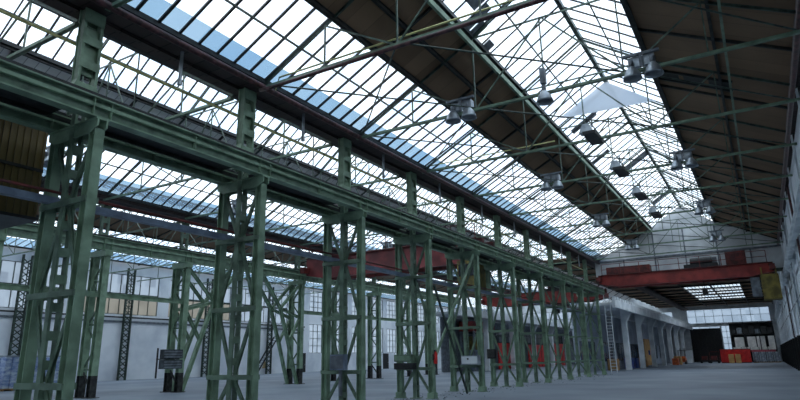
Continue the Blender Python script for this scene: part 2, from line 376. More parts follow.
for i in range(18): x = -12.2 + 12 * i / 17; m.box(x - .03, x + .03, 61, 76, ZL, ZL + .05)
m.obj('glazing_bar', BAR, w)
WN[0] += 1
w = MB().box(-9.3, -1.9, 97, 124, ZL + .05, ZL + .06).obj('window_%d' % WN[0], GL); struct(w, 'flat louvred roof light in the low roof beyond the red crane', 'roof window')
m = MB()
for i in range(16): x = -9.3 + 7.4 * i / 15; m.box(x - .04, x + .04, 97, 124, ZL + .02, ZL + .05)
m.obj('glazing_bar', BAR, w)
for y in (103.5, 110.5, 117.5): MB().box(-9.3, -1.9, y - .2, y + .2, ZL + .0, ZL + .04).obj('cross_panel', BOARD, w)
# middle bay
e2R, l2R, r2_, l2L, e2L = (-14.3, 10.62), (-19.6, 13.75), (-21.5, 15.3), (-23.4, 13.75), (-29.5, 10.5)
glazing(lerp(e2R, l2R, .04), lerp(e2R, l2R, .55), 'sloping roof light of the middle bay rising from the near row', 0, barw=.04, bardepth=.04)
boards(lerp(e2R, l2R, .55), l2R, 'boarded roof strip of the middle bay beside its lantern, nearer slope', GREYBOARD)
glazing(l2R, r2_, 'nearer slope of the glazed lantern over the middle bay', 0)
glazing(l2L, r2_, 'facing slope of the glazed lantern over the middle bay', 0, barw=.06)
boards(l2L, lerp(l2L, e2L, .36), 'grey boarded roof strip seen above the green crane girder', GREYBOARD, purl=(.03, .97))
glazing(lerp(e2L, l2L, .03), lerp(e2L, l2L, .64), 'sloping roof light of the middle bay seen below the green girder', .28, barw=.07)
# far bay
e3R, l3R, r3_, l3L, e3L = (-30.9, 10.5), (-41, 14.4), (-44.5, 16.2), (-48, 14.4), (XW, 12.2)
boards(e3R, l3R, 'boarded roof slope of the far bay beside the second column row', GREYBOARD)
glazing(l3R, r3_, 'nearer slope of the glazed lantern over the far bay', 0)
glazing(l3L, r3_, 'facing slope of the glazed lantern over the far bay', 0)
boards(l3L, lerp(l3L, e3L, .28), 'narrow boarded roof strip of the far bay', BOARD, purl=(.03, .97))
glazing(lerp(e3L, l3L, .02), lerp(e3L, l3L, .72), 'sloping roof light of the far bay above the far side wall', .25)
# valley gutters
def gutter(x0, x1, z, label, i):
    o = MB().box(x0, x1, YR, YE, z, z + .12).obj('trim_%d' % i, SOFFIT); struct(o, label, 'gutter')
    for x in (x0 + .5, x1 - .1): MB().hsec((x, YR, z - .05), (x, YE, z - .05), .12, .1, .02).obj('eaves_beam', SOFFIT, o)
    return o
gutter(-14.2, -12.85, 10.42, 'dark valley gutter along the top of the near column row', 3)
gutter(-31.0, -29.4, 10.42, 'dark valley gutter along the top of the second column row', 4)
struct(MB().box(XR - .3, XR + .25, YR, YE, 10.75, 11.05).obj('trim_5', SOFFIT), 'dark eaves board where the roof meets the side wall', 'trim')

# dirty panes, dark strips for shaded vent sashes, milky sheet in the lantern
dp = MB()
for (y0, y1, t0, t1) in ((16.1, 17.4, .2, .8), (17.5, 18.0, .0, .35), (15.6, 16.0, .5, .95), (18.1, 18.6, .0, .2), (19.3, 19.8, .0, .12), (41.0, 41.9, .42, .98), (52.2, 53.2, .42, .98), (30.6, 31.2, .12, .6), (36.2, 36.7, .0, .4)):
    a, b = lerp(lA, rdg, t0), lerp(lA, rdg, t1); dp.prism([(a[0], a[1] - .02), (b[0], b[1] - .02), (b[0], b[1] + .02), (a[0], a[1] + .02)], 'y', y0, y1)
dp.obj('dirty_pane_and_sash', GREY, ml)
sh = MB().prism([(-7.45, 13.42), (-2.8, 13.3), (-4.95, 14.85)], 'y', 28.5, 28.53).obj('translucent_sheet', SHEET)
tag(sh, 'milky triangular plastic sheet closing a cross section of the ridge lantern', 'plastic sheet', None, 'thing')

# ------------------------------------------------------------------ near column row
def foot(mb, x, y, s=.42): mb.box(x - s / 2, x + s / 2, y - s / 2, y + s / 2, 0, .035); return mb
def make_near_column(loc, label):
    t = thing('lattice_column', label, 'steel column', loc, 0, 'near row of green lattice columns')
    for x in (.8, -.8):
        m = MB(); m.hsec((x, 0, 0), (x, 0, 7.0), .24, .24, .03, (1, 0, 0)); foot(m, x, 0); m.box(x - .17, x + .17, -.16, .16, .035, .25)
        m.obj('leg', GREEN, t)
    m = MB()
    for y in (-.115, .115): m.bar((0, y, 0), (0, y, 8.3), .16, .06, (0, 1, 0))
    for z in [0.35 + .62 * i for i in range(13)]: m.box(-.085, .085, -.15, .15, z, z + .2)
    foot(m, 0, 0); m.obj('stanchion', GREEN2, t)
    m = MB()
    for y in (-.22, .22): m.hsec((0, y, 7.5), (0, y, 10.35), .07, .26, .02, (1, 0, 0))
    for z, h in ((7.85, .5), (8.75, .22), (9.4, .22), (10.0, .35)): m.box(.1, .135, -.27, .27, z, z + h); m.box(-.135, -.1, -.27, .27, z, z + h)
    m.box(-.02, .02, -.2, .2, 8.6, 9.9)
    m.obj('upper_stanchion', GREEN, t)
    for s in (-1, 1): MB().prism([(s * .2, 7.65), (s * .55, 7.65), (s * .2, 8.5)], 'x', -.12, .12).obj('gusset', GREEN, t)
    m = MB()
    m.prism([(-1.0, 7.2), (1.0, 7.2), (1.0, 7.02), (.75, 6.9), (-.75, 6.9), (-1.0, 7.02)], 'y', -.13, -.09)
    m.prism([(-1.0, 7.2), (1.0, 7.2), (1.0, 7.02), (.75, 6.9), (-.75, 6.9), (-1.0, 7.02)], 'y', .09, .13)
    m.box(-1.0, 1.0, -.16, .16, 7.2, 7.24)
    m.obj('cross_head', GREEN, t)
    for z in (5.3, 3.2, 1.25):
        m = MB()
        for y in (-.14, .14): m.bar((-.92, y, z), (.92, y, z), .05, .13)
        m.obj('cross_tie', GREEN2, t)
    zs = [7.0, 5.3, 3.2, 1.25, 0.1]
    for i in range(4):
        zt, zb = zs[i], zs[i + 1]
        for s in (-1, 1):
            a, b = ((s * .72, 0, zt - .1), (s * .08, 0, zb + .08)) if i % 2 == 0 else ((s * .08, 0, zt - .08), (s * .72, 0, zb + .1))
            MB().hsec(a, b, .1, .075, .015, (0, 1, 0)).obj('brace', GREEN2, t)
    return t
extra = ['tall green lattice column standing closest to the viewer, first of the near row',
         'second green lattice column of the near row, one span past the closest',
         'third green lattice column of the near row, with a grey box low on it',
         'fourth green lattice column of the near row, with a fire extinguisher and dark cabinet',
         'fifth green lattice column of the near row, with a pale cabinet on its cross tie',
         'sixth green lattice column of the near row, with a small dark box on its leg',
         'seventh green lattice column of the near row, fourth back from the gallery end',
         'eighth green lattice column of the near row, third back from the gallery end',
         'ninth green lattice column of the near row, last but one before the gallery',
         'tenth and last green lattice column of the near row, next to the white gallery']
colA = make_near_column((XA, YA[0], 0), extra[0])
for i in range(1, 10): dup(colA, (XA, YA[i], 0), extra[i])

# crane girders on the near row
def crane_girder(name, x, z0, z1, y0, y1, label, cols, m=GREEN, fl=.28):
    t = thing(name, label, 'crane girder', (x, 0, z0), 0)
    h = z1 - z0
    MB().box(-.015, .015, y0, y1, .03, h - .03).obj('web', GREEN2, t)
    MB().box(-fl / 2, fl / 2, y0, y1, h - .035, h).obj('top_flange', m, t)
    MB().box(-fl / 2, fl / 2, y0, y1, 0, .035).obj('bottom_flange', m, t)
    MB().box(-.1, .1, y0, y1, h * .52, h * .52 + .09).obj('side_channel', m, t)
    MB().bar((0, y0, h + .06), (0, y1, h + .06), .07, .12).obj('crane_rail', DARK, t)
    st = None
    for y in cols:
        for d in (-.22, .22, PITCH / 2):
            if st is None: st = MB().box(-fl / 2 + .02, fl / 2 - .02, -.01, .01, .03, h - .03).obj('stiffener', m, t); st.location = (0, y + d, 0)
            else: c = st.copy(); COL.objects.link(c); c.location = (0, y + d, 0)
    return t
crane_girder('crane_girder', XA + .84, 7.24, 7.74, -13, 59.0, 'green riveted crane girder on the near row facing the main bay', YA)
crane_girder('crane_girder', XA - .84, 7.24, 7.7, -13, 59.0, 'green crane girder on the back of the near row facing the middle bay', YA)
wk = thing('girder_walkway', 'dark plank walkway lying between the two green crane girders', 'walkway', (XA, 0, 7.58))
for i in range(11):
    y0 = YA[0] + (i - 1) * PITCH + .4; MB().box(-.58, .58, y0, y0 + PITCH - .8, 0, .06).obj('deck', PURLIN, wk)
for x in (-.55, .55): MB().box(x - .04, x + .04, YA[0] - 5, YA[-1], -.1, 0).obj('bearer', PURLIN, wk)
# prop braces between the fourth and fifth columns
tag(MB().bar((-12.55, 23.97, 4.9), (-12.55, 27.05, .05), .07, .1).obj('leaning_brace', DKGREEN), 'dark diagonal prop leaning from the fourth near column to the floor', 'brace', None, 'thing')
tag(MB().bar((-12.72, 28.9, 7.0), (-12.72, 24.0, 1.5), .07, .13).obj('diagonal_brace', GREEN), 'green diagonal wind brace between the fourth and fifth near columns', 'brace', None, 'thing')
# pipes along the near row
tag(MB().box(-14.12, -13.92, -13, 58.5, 5.37, 5.53).obj('cable_duct', BLUEGREY), 'long blue-grey cable duct running through the near column row', 'duct', None, 'thing')
tag(MB().tube([(-14.02, -13, 5.68), (-14.02, 58.5, 5.68)], .035, 8).obj('red_conduit', REDD, smooth=True), 'thin dark red pipe running just above the blue-grey duct', 'pipe', None, 'thing')
tag(MB().tube([(-12.72, -13, 10.26), (-12.72, 58.9, 10.26)], .1, 10).obj('gutter_pipe', RUST, smooth=True), 'long dark red pipe along the valley gutter over the near columns', 'pipe', None, 'thing')
tag(MB().tube([(-14.0, -13, 9.6), (-14.0, 58.9, 9.6)], .042, 8).obj('gas_pipe', YELLOW, smooth=True), 'thin yellow pipe hung lengthwise behind the near row under the gutter', 'pipe', None, 'thing')
for i in range(9):
    y = YA[i] + 2.6
    tag(MB().tube([(-13.3, y, 9.45), (-13.3, y, 10.42)], .05, 8).lathe((-13.3, y, 9.35), [(.02, 0), (.07, .02), (.07, .12), (.05, .14)], 8).obj('drop_pipe', ALU),
        'pale drop pipe under the gutter between the %s and %s near columns' % (ORD[i], ORD[i + 1]), 'pipe', 'pale drop pipes under the valley gutter', 'thing')

# ------------------------------------------------------------------ second column row
YB = [19.15 + (i - 2) * PITCH for i in range(0, 10)]        # index 2 is the first one past the closest near column
HB = 7.65
def make_far_column(loc, label):
    t = thing('lattice_post', label, 'steel column', loc, 0, 'second row of green lattice columns')
    for x in (0, -.95):
        m = MB(); m.hsec((x, 0, 1.1), (x, 0, HB - .3), .36, .3, .03, (1, 0, 0)); m.obj('leg', GREEN, t)
        m = MB(); m.hsec((x, 0, 0), (x, 0, 1.1), .365, .305, .03, (1, 0, 0)); foot(m, x, 0, .6); m.obj('leg_base', BLACKP, t)
    m = MB(); m.box(-1.2, .25, -.2, .2, HB - .3, HB); m.obj('cap_beam', GREEN, t)
    n = 6
    for i in range(n):
        z0, z1 = .25 + i * 1.15, .25 + (i + 1) * 1.15
        a, b = ((0, 0, z0), (-.95, 0, z1)) if i % 2 == 0 else ((-.95, 0, z0), (0, 0, z1))
        MB().bar(a, b, .07, .08).obj('lacing_bar', GREEN2 if i else BLACKP, t)
    for z in (1.4, 3.7, 6.0): MB().bar((-.95, 0, z), (0, 0, z), .06, .09).obj('cross_tie', GREEN2, t)
    m = MB()
    for y in (-.2, .2): m.hsec((-.48, y, HB), (-.48, y, 10.3), .08, .22, .02, (1, 0, 0))
    for z in (HB + .8, HB + 1.6, HB + 2.3): m.box(-.4, -.36, -.22, .22, z, z + .25)
    m.obj('upper_stanchion', GREEN2, t)
    return t
lb = {0: 'green lattice post of the second row level with the closest near column', 1: 'green lattice post of the second row seen beside the closest column',
      2: 'green lattice post of the second row just past the closest near column, feet painted black',
      3: 'green lattice post of the second row with a bank of dark boxes and portal struts',
      5: 'green lattice post of the second row with splayed portal struts behind the third near column',
      6: 'green lattice post of the second row hidden behind the third near column',
      7: 'green lattice post of the second row in front of the tall far windows',
      8: 'green lattice post of the second row, last but one before the red middle-bay crane',
      9: 'last green lattice post of the second row, near the white rear gallery'}
tpl = None
for i in (0, 1, 2, 3, 5, 6, 7, 8, 9):
    loc = (-30.05, YB[i], 0)
    if tpl is None: tpl = make_far_column(loc, lb[i])
    else: dup(tpl, loc, lb[i])
crane_girder('crane_girder', -30.05, HB, 8.35, -13, 64, 'green crane girder on top of the second column row', YB, GREEN, .3)
st_ = thing('row_strut', 'green lengthwise strut joining the second row posts at mid height', 'strut', (-30.05, 0, 5.25))
MB().hsec((0, -13, 0), (0, YB[3], 0), .16, .26, .03).obj('strut', GREEN, st_); MB().hsec((0, YB[5], 0), (0, YB[9], 0), .16, .26, .03).obj('strut', GREEN, st_)
def portal(y, s, label):
    t = thing('portal_brace', label, 'brace', (-30.05, y, 0), 0, 'portal braces of the wide opening')
    for x in (-.02, -.93):
        pts = [(x, s * .25, 0), (x, s * 1.35, 3.0), (x, s * 2.3, 5.4), (x, s * 4.2, 7.6)]
        m = MB()
        for a, b in zip(pts, pts[1:]): m.hsec(a, b, .2, .22, .025)
        m.obj('strut', GREEN, t)
        for a, b in (((x, s * .1, 4.8), pts[1]), ((x, s * .1, 7.4), pts[2]), ((x, s * .1, 4.8), pts[2])):
            MB().hsec(a, b, .17, .18, .02).obj('link', GREEN, t)
    return t
portal(YB[3], 1, 'green portal strut leaning away from the post with dark boxes')
portal(YB[5], -1, 'green portal strut on the farther side of the wide opening')
# switch boxes on the second row
t = thing('switch_rack', 'bank of dark switch boxes mounted on a second row post', 'switch box', (-29.55, 23.35, 1.3))
MB().box(0, .35, -.65, .7, .05, .55).obj('cabinet', SLATE, t); MB().box(.0, .33, -.62, .7, .62, 1.12).obj('cabinet', SLATE, t)
MB().box(-.05, .02, -.8, -.73, -.45, 1.2).obj('post', DARK, t); MB().box(-.06, 0, -.8, .75, .56, .62).obj('rack_rail', DARK, t)
for z in (.1, .25, .4, .67, .82, .97): MB().box(.33, .36, -.58, .62, z, z + .07).obj('louvre', GREY, t)

# lattice columns on the far wall
def wall_col(loc, label):
    t = thing('wall_lattice', label, 'steel column', loc, 0, 'laced columns along the far wall')
    for y in (-.4, .4): MB().hsec((0, y, 0), (0, y, 11.6), .16, .2, .02, (1, 0, 0)).obj('leg', DKGREEN, t)
    m = MB()
    for i in range(19):
        z = .2 + i * .58; m.bar((0, -.38, z), (0, .38, z + .58), .05, .09); m.bar((0, .38, z), (0, -.38, z + .58), .05, .09)
    m.obj('lacing', DKGREEN, t)
    return t
wt = None
for i in range(8):
    y = 39.9 + (i - 4) * 10.85
    if y > 70: break
    lab = 'dark laced steel column standing against the far white wall, %s along it' % ORD[i]
    if wt is None: wt = wall_col((XW + .35, y, 0), lab)
    else: dup(wt, (XW + .35, y, 0), lab)

# ------------------------------------------------------------------ trusses
def truss(name, label, loc, group, sec, nodes, thin=1.0):
    """sec: eaveL, lantL, ridge, lantR, eaveR (x, z); chord at z=0 local (10.27)"""
    t = thing(name, label, 'roof truss', loc, 0, group)
    z0 = loc[2]
    E = [(p[0], p[1] - z0 - .12) for p in sec]; eL, lL, rg, lR, eR = E
    def P(p): return (p[0], 0, p[1])
    m = MB()
    for y in (-.035, .035): m.bar((eL[0], y, 0), (eR[0], y, 0), .055 * thin, .09 * thin)
    m.obj('bottom_chord', GREEN2, t)
    for a, b in ((eL, lL), (eR, lR)): MB().hsec(P(a), P(b), .055, .09, .015).obj('top_chord', DKGREEN, t)
    for a in (lL, lR): MB().bar(P(a), P(rg), .06, .08).obj('lantern_rafter', DKGREEN, t)
    MB().bar(P(lL), P(lR), .045, .06).obj('collar_tie', TRUSS, t)
    def top(x):
        if x <= lL[0]: k = (x - eL[0]) / (lL[0] - eL[0]); return eL[1] + k * (lL[1] - eL[1])
        if x >= lR[0]: k = (x - eR[0]) / (lR[0] - eR[0]); return eR[1] + k * (lR[1] - eR[1])
        return lL[1]
    for x in nodes: MB().bar((x, 0, 0), (x, 0, top(x)), .045, .045).obj('hanger', TRUSS, t)
    mid = (lL[0] + lR[0]) / 2
    dg = [((lL[0], 0), (mid, lL[1])), ((lR[0], 0), (mid, lR[1]))]
    for x in nodes:
        if x < lL[0] - .5: dg.append(((x, top(x)), (min((n for n in nodes if n > x), default=lL[0]), 0)))
        if x > lR[0] + .5: dg.append(((x, top(x)), (max((n for n in nodes if n < x), default=lR[0]), 0)))
    for a, b in dg: MB().bar(P(a), P(b), .045, .05).obj('diagonal', TRUSS, t)
    return t
ZC = 10.27
secM = [(-12.9, 10.45), lA, rdg, lB, (XR, 10.85)]
def tr_label(i):
    if i < 10: return 'green steel truss over the main bay, %s counted from the viewer' % ORD[i]
    return 'green steel truss beyond the hanging cross wall, %s behind it' % ORD[i - 10]
t0 = truss('roof_truss', tr_label(0), (0, YA[0], ZC), 'main bay roof trusses', secM, (-10.3, -7.7, -5.15, -2.6, -.2))
for i in range(1, 10):
    y = YA[0] + i * PITCH
    if y < YE - .5: dup(t0, (0, y, ZC), tr_label(i), None, 'main bay roof trusses' if i < 10 else 'trusses beyond the cross wall')
sec2 = [(-29.6, 10.5), l2L, r2_, l2R, (-14.2, 10.5)]
t1 = truss('roof_truss', 'green truss over the middle bay, first from the viewer', (0, YA[0], ZC), 'middle bay roof trusses', sec2, (-26.5, -23.4, -21.5, -19.6, -16.8))
for i in range(1, 13): dup(t1, (0, YA[0] + i * PITCH, ZC), 'green truss over the middle bay, %s from the viewer' % ORD[i])
sec3 = [(XW, 12.2), l3L, r3_, l3R, (-30.9, 10.6)]
t2 = truss('roof_truss', 'wide truss over the far bay, first from the viewer', (0, YB[2], 10.35), 'far bay roof trusses', sec3, (-54.5, -51, -48, -44.5, -41, -37, -34))
for i in range(1, 9): dup(t2, (0, YB[2] + i * PITCH, 10.35), 'wide truss over the far bay, %s from the viewer' % ORD[i])
# wind bracing rods in the chord plane
for i in range(1, 9):
    y0, y1 = YA[i], YA[i + 1]; t = thing('bracing_rods', 'thin crossed rods between the %s and %s main bay trusses' % (ORD[i], ORD[i + 1]), 'bracing rods', (0, y0, ZC + .08), 0, 'crossed bracing rods under the main roof')
    for a, b in (((-12.6, 0, 0), (-7.7, PITCH, 0)), ((-7.7, 0, 0), (-12.6, PITCH, 0.05)), ((-7.7, 0, 0), (-2.6, PITCH, 0)), ((-2.6, 0, 0.05), (2.0, PITCH, 0))):
        MB().tube([a, b], .028, 6).obj('rod', DKGREEN, t)
tag(MB().bar((.25, YR, 10.6), (.25, YG - .2, 10.6), .07, .1).obj('lengthwise_tie', GREEN2), 'green lengthwise tie under the right brown roof slope', 'tie', None, 'thing')
tag(MB().bar((-7.7, YR, 12.85), (-7.7, YG - .2, 12.85), .1, .2).obj('lengthwise_tie', GREEN), 'green lengthwise beam along the left foot of the lantern', 'tie', None, 'thing')
# pipes on the trusses
tag(MB().tube([(-12.7, YA[1] - .25, 10.08), (-12.3, YA[1] - .3, 10.02), (1.9, YA[1] - .3, 10.02)], .06, 10).obj('fire_pipe', RUST, smooth=True), 'dark red pipe hung below the second main bay truss', 'pipe', None, 'thing')
tag(MB().tube([(-12.7, YA[1] + .4, 10.2), (-12.5, YA[1] + .4, 10.75), (1.9, YA[1] + .4, 10.75)], .03, 8).obj('thin_pipe', YELLOW, smooth=True), 'thin yellow pipe above the second main bay truss', 'pipe', None, 'thing')
tag(MB().tube([(-12.7, YA[3] + .2, 10.6), (-6.5, YA[3] + .2, 10.6)], .028, 8).obj('thin_pipe', YELLOW, smooth=True), 'thin yellow pipe above the fourth main bay truss', 'pipe', None, 'thing')
# brown slope vent hatch
t = thing('roof_hatch', 'long dark vent hatch in the brown roof slope by the lantern', 'roof hatch', (0, 25.2, 0))
a, b = lerp(lB, eB, .04), lerp(lB, eB, .58)
d_ = .06
m = MB()
for y in (-.45, .45): m.bar((a[0], y, a[1] - d_), (b[0], y, b[1] - d_), .09, .1)
m.obj('hatch_frame', DARK, t)
for k in range(3):
    p, q = lerp(a, b, .03 + k / 3), lerp(a, b, .30 + k / 3)
    MB().prism([(p[0], p[1] - .05), (q[0], q[1] - .05), (q[0], q[1] - .02), (p[0], p[1] - .02)], 'y', -.4, .4).obj('hatch_flap', DARK if k == 1 else PURLIN, t)

# ------------------------------------------------------------------ lamps
BELL = [(.05, .42), (.1, .41), (.12, .36), (.2, .26), (.265, .08), (.29, 0), (.275, 0.01), (.25, .08), (.18, .24), (.1, .34)]
def bell(t, x, y=0, z=-.38):
    r = MB().lathe((x, y, z), BELL, 16).obj('reflector', ALU, t, smooth=True)
    MB().lathe((x, y, z + .4), [(.001, .22), (.075, .22), (.075, 0), (.05, -.02)], 12).obj('lamp_cap', GREY, r, smooth=True)
    MB().lathe((x, y, z + .02), [(.001, -.03), (.17, .0), (.25, .05)], 16).obj('lamp_glass', GREY, r, smooth=True)
def twin_lamp(loc, label, group):
    t = thing('twin_bay_lamp', label, 'lamp', loc, 0, group)
    bell(t, -.3, 0, -.3); bell(t, .32, 0, -.3)
    MB().box(-.55, .55, -.05, .05, .46, .54).box(-.05, .05, -.04, .04, .05, .5).obj('bracket', GREY, t)
    for x in (-.22, .22): MB().box(x - .17, x + .17, .06, .36, .12, .46).obj('ballast_box', ALU, t)
    return t
def single_lamp(loc, label, group):
    t = thing('bay_lamp', label, 'lamp', loc, 0, group)
    bell(t, 0); MB().box(-.09, .09, -.09, .09, .3, .85).obj('ballast_box', GREY, t); MB().box(-.04, .04, -.04, .16, .0, .1).obj('bracket', GREY, t)
    return t
tw = sg = None
for n, i in enumerate((2, 4, 6, 8)):
    for x, side in ((-8.25, 'column side'), (-2.05, 'wall side')):
        lab = 'twin bell lamp under the %s main bay truss, on its %s' % (ORD[i], side)
        loc = (x, YA[i] - .12, ZC)
        if tw is None: tw = twin_lamp(loc, lab, 'twin bell lamps under the main roof')
        else: dup(tw, loc, lab)
    if n == 0:
        sg = single_lamp((-5.15, YA[i] - .12, ZC), 'single grey bell lamp in the middle of the third main bay truss', 'single bell lamps')
for n, i in enumerate((1, 3, 6, 8)):
    dup(tw, (-25.2, YA[i], ZC), 'twin bell lamp of the middle bay under its %s truss' % ORD[i], None, 'twin bell lamps of the middle bay')
def flood(loc, label):
    t = thing('floodlight', label, 'floodlight', loc, 0, 'tilted floodlights under the lantern')
    m = MB(); m.prism([(-.28, 0), (.28, 0), (.12, .34), (-.12, .34)], 'y', -.22, .22); h = m.obj('housing', ALU, t)
    f = MB().box(-.24, .24, -.75, .75, -.12, 0).obj('dark_face', DARK, t)
    b = MB().box(-.03, .03, -.03, .03, .4, .75).obj('bracket', GREY, t)
    h.location = (-.12, -.45, 0)
    return t
fl = None
for i, w in ((3, 'fourth'), (4, 'fifth'), (5, 'sixth'), (6, 'seventh')):
    loc = (-4.75, YA[i] - .5, ZC - .05); lab = 'aluminium floodlight with a dark face tilted under the %s truss' % w
    if fl is None: fl = flood(loc, lab)
    else: dup(fl, loc, lab)

# ------------------------------------------------------------------ cranes
def girder_poly(x0, x1, z0, z1):   # fish-bellied side
    return [(x0, z1), (x1, z1), (x1, z0 + .28), (x1 - 1.6, z0), (x0 + 1.6, z0), (x0, z0 + .28)]
def rail(t, x0, x1, y, z, h=.95, n=9):
    m = MB()
    for i in range(n):
        x = x0 + (x1 - x0) * i / (n - 1); m.bar((x, y, z), (x, y, z + h), .05)
    for q in (.5, 1): m.bar((x0, y, z + h * q), (x1, y, z + h * q), .045)
    m.obj('railing', REDD, t)
def crane(label, y, x0, x1, zr, h, cabx=None, cabm=OLIVE, extra_cab=True, caby=-1.2, paint=RED):
    t = thing('overhead_crane', label, 'crane', (0, y, zr), 0)
    for yy in (-.9, .9):
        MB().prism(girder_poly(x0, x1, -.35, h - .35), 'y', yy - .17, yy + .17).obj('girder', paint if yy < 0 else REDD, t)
        MB().box(x0, x1, yy - .26, yy + .26, h - .36, h - .3).obj('girder_flange', REDD, t)
    for x in (x0 + .1, x1 - .1): MB().box(x - .2, x + .2, -1.7, 1.7, .05, .5).obj('end_carriage', REDD, t)
    rail(t, x0 + .4, x1 - .4, -1.25, h - .3)
    MB().box(x0 + .3, x1 - .3, -1.3, -.95, h - .34, h - .29).obj('walkway', REDD, t)
    xm = x0 + (x1 - x0) * .62
    tr = MB().box(xm - 1.3, xm + 1.3, -1.0, 1.0, h - .28, h + .05).obj('trolley', DARK, t)
    MB().tube([(xm - .8, -.5, h + .3), (xm + .9, -.5, h + .3)], .33, 12).obj('rope_drum', DARK, tr)
    MB().box(xm + .3, xm + 1.2, .0, .8, h + .05, h + .65).obj('motor', GREY, tr)
    MB().tube([(xm, 0, h - .3), (xm, 0, -1.0)], .03, 6).obj('rope', DARK, tr)
    MB().box(xm - .2, xm + .2, -.12, .12, -1.5, -1.0).obj('hook_block', DARK, tr)
    if cabx is not None:
        c = MB().box(cabx - .62, cabx + .62, caby - .8, caby + .8, -2.3, -.35).obj('cab', cabm, t)
        MB().box(cabx - .52, cabx + .52, caby - .83, caby - .8, -1.35, -.6).obj('cab_window', OLIVE if extra_cab else DKGLASS, c)
        for sx in (-.5, .5): MB().box(cabx + sx - .05, cabx + sx + .05, caby - .05, caby + .05, -.4, .3).obj('cab_hanger', cabm, c)
        if extra_cab: MB().box(cabx - 1.35, cabx - .68, caby - .4, caby + .4, -2.0, -.5).obj('control_box', GREY, t)
    return t
mc = crane('red overhead crane spanning the main bay in front of the white cross wall', 57.0, -12.3, 1.4, 8.0, 1.0, 1.0, OLIVE)
MB().box(-1.9, -.4, -.6, .6, .7, 1.9).obj('winch_house', REDD, mc)
MB().box(-11.8, -8.0, .2, 1.3, .7, 1.55).obj('drive_housing', REDD, mc)
crane('red box-girder crane of the middle bay with a mustard cab', 36.0, -29.2, -14.7, 7.95, 1.5, -15.4, OLIVE, False, -1.4, MAROON)
crane('farther red crane of the middle bay in front of the rear gallery', 69.5, -29.2, -14.7, 7.95, 1.3)
# cab near the closest column
t = thing('crane_cab', 'brown ribbed sheet-metal crane cab hanging beside the closest column', 'crane cab', (-16.6, 5.45, 5.6), 0)
MB().box(-1.3, 1.0, -2.6, 2.45, -.25, 2.25).obj('cab_shell', CABRIB, t)
m = MB()
for i in range(30): y = -2.5 + i * .168; m.box(1.0, 1.03, y, y + .07, -.25, 2.25)
m.obj('sheet_rib', CABRIB, t)
MB().box(-1.35, 1.05, -2.65, 2.5, 2.25, 2.35).obj('cab_roof', DARK, t)
MB().box(1.0, 1.05, -2.6, 2.45, .95, 1.03).obj('waist_rail', DARK, t)
MB().box(-1.35, 1.05, -2.65, 2.5, -.33, -.25).obj('cab_floor', DARK, t)
for y in (-2.2, 2.1): MB().box(-.1, .1, y - .06, y + .06, 2.35, 2.75).obj('cab_hanger', DARK, t)
nc_ = crane('red crane of the middle bay close to the viewer carrying the ribbed cab', 5.2, -29.2, -14.7, 7.95, 1.2)

# right wall crane runway, posts and pipes
t = thing('wall_runway', 'pale crane runway girder bracketed off the right side wall', 'crane girder', (XR - .28, 0, 7.45))
MB().hsec((0, YR + .1, .25), (0, YE - .1, .25), .26, .46, .03).obj('girder', CONC, t); MB().bar((0, YR + .1, .53), (0, YE - .1, .53), .07, .12).obj('crane_rail', DARK, t)
m = None
for i in range(-2, 24):
    y = YA[0] + i * PITCH
    if YR < y < YE: MB().prism([(-.12, 0), (.26, 0), (.26, -.4)], 'y', y - .06, y + .06).obj('bracket', CONC, t)
pt = None
for i in range(1, 24):
    y = YA[0] + i * PITCH
    if y > YE - 1: break
    lab = 'pale steel wall post on the right side wall, %s from the viewer' % (ORD[i - 1] if i <= 20 else ['twenty-first', 'twenty-second', 'twenty-third'][i - 21])
    if pt is None:
        pt = thing('wall_post', lab, 'post', (XR - .15, y, 0), 0, 'posts along the right side wall')
        MB().hsec((0, 0, 2.9), (0, 0, 10.7), .1, .08, .015, (1, 0, 0)).obj('post_shaft', CONC, pt)
        MB().hsec((0, 0, 0), (0, 0, 2.9), .18, .22, .03, (1, 0, 0)).obj('post_base', DARK, pt)
    else: dup(pt, (XR - .15, y, 0), lab)
tag(MB().tube([(XR - .3, YR + .2, 10.5), (XR - .3, YG - .3, 10.5)], .09, 10).obj('gutter_pipe', RUST, smooth=True), 'dark red pipe along the eaves of the right side wall', 'pipe', None, 'thing')
for y, lab in ((37.5, 'nearer'), (48.2, 'middle'), (64.5, 'farther')):
    tag(MB().tube([(XR - .14, y, 2.95), (XR - .14, y, 10.4)], .06, 8).obj('down_pipe', RUST if lab != 'middle' else ALU, smooth=True), '%s upright pipe on the pale panels of the right side wall' % lab, 'pipe', 'upright pipes on the side wall', 'thing')
tag(MB().tube([(XR - .12, YR + .2, 5.1), (XR - .12, YE - .3, 5.1)], .05, 8).obj('wall_pipe', ALU, smooth=True), 'pale pipe running level along the right side wall panels', 'pipe', None, 'thing')
t = thing('hose_reel', 'small red fire hose box in the dark recess of the side wall', 'hose box', (XR + .4, 58.0, .9))
MB().box(-.3, .3, -.5, .5, 0, 1.0).obj('box', SIGNAL, t); MB().box(-.32, -.3, -.35, .35, .15, .85).obj('lid', RED, t)

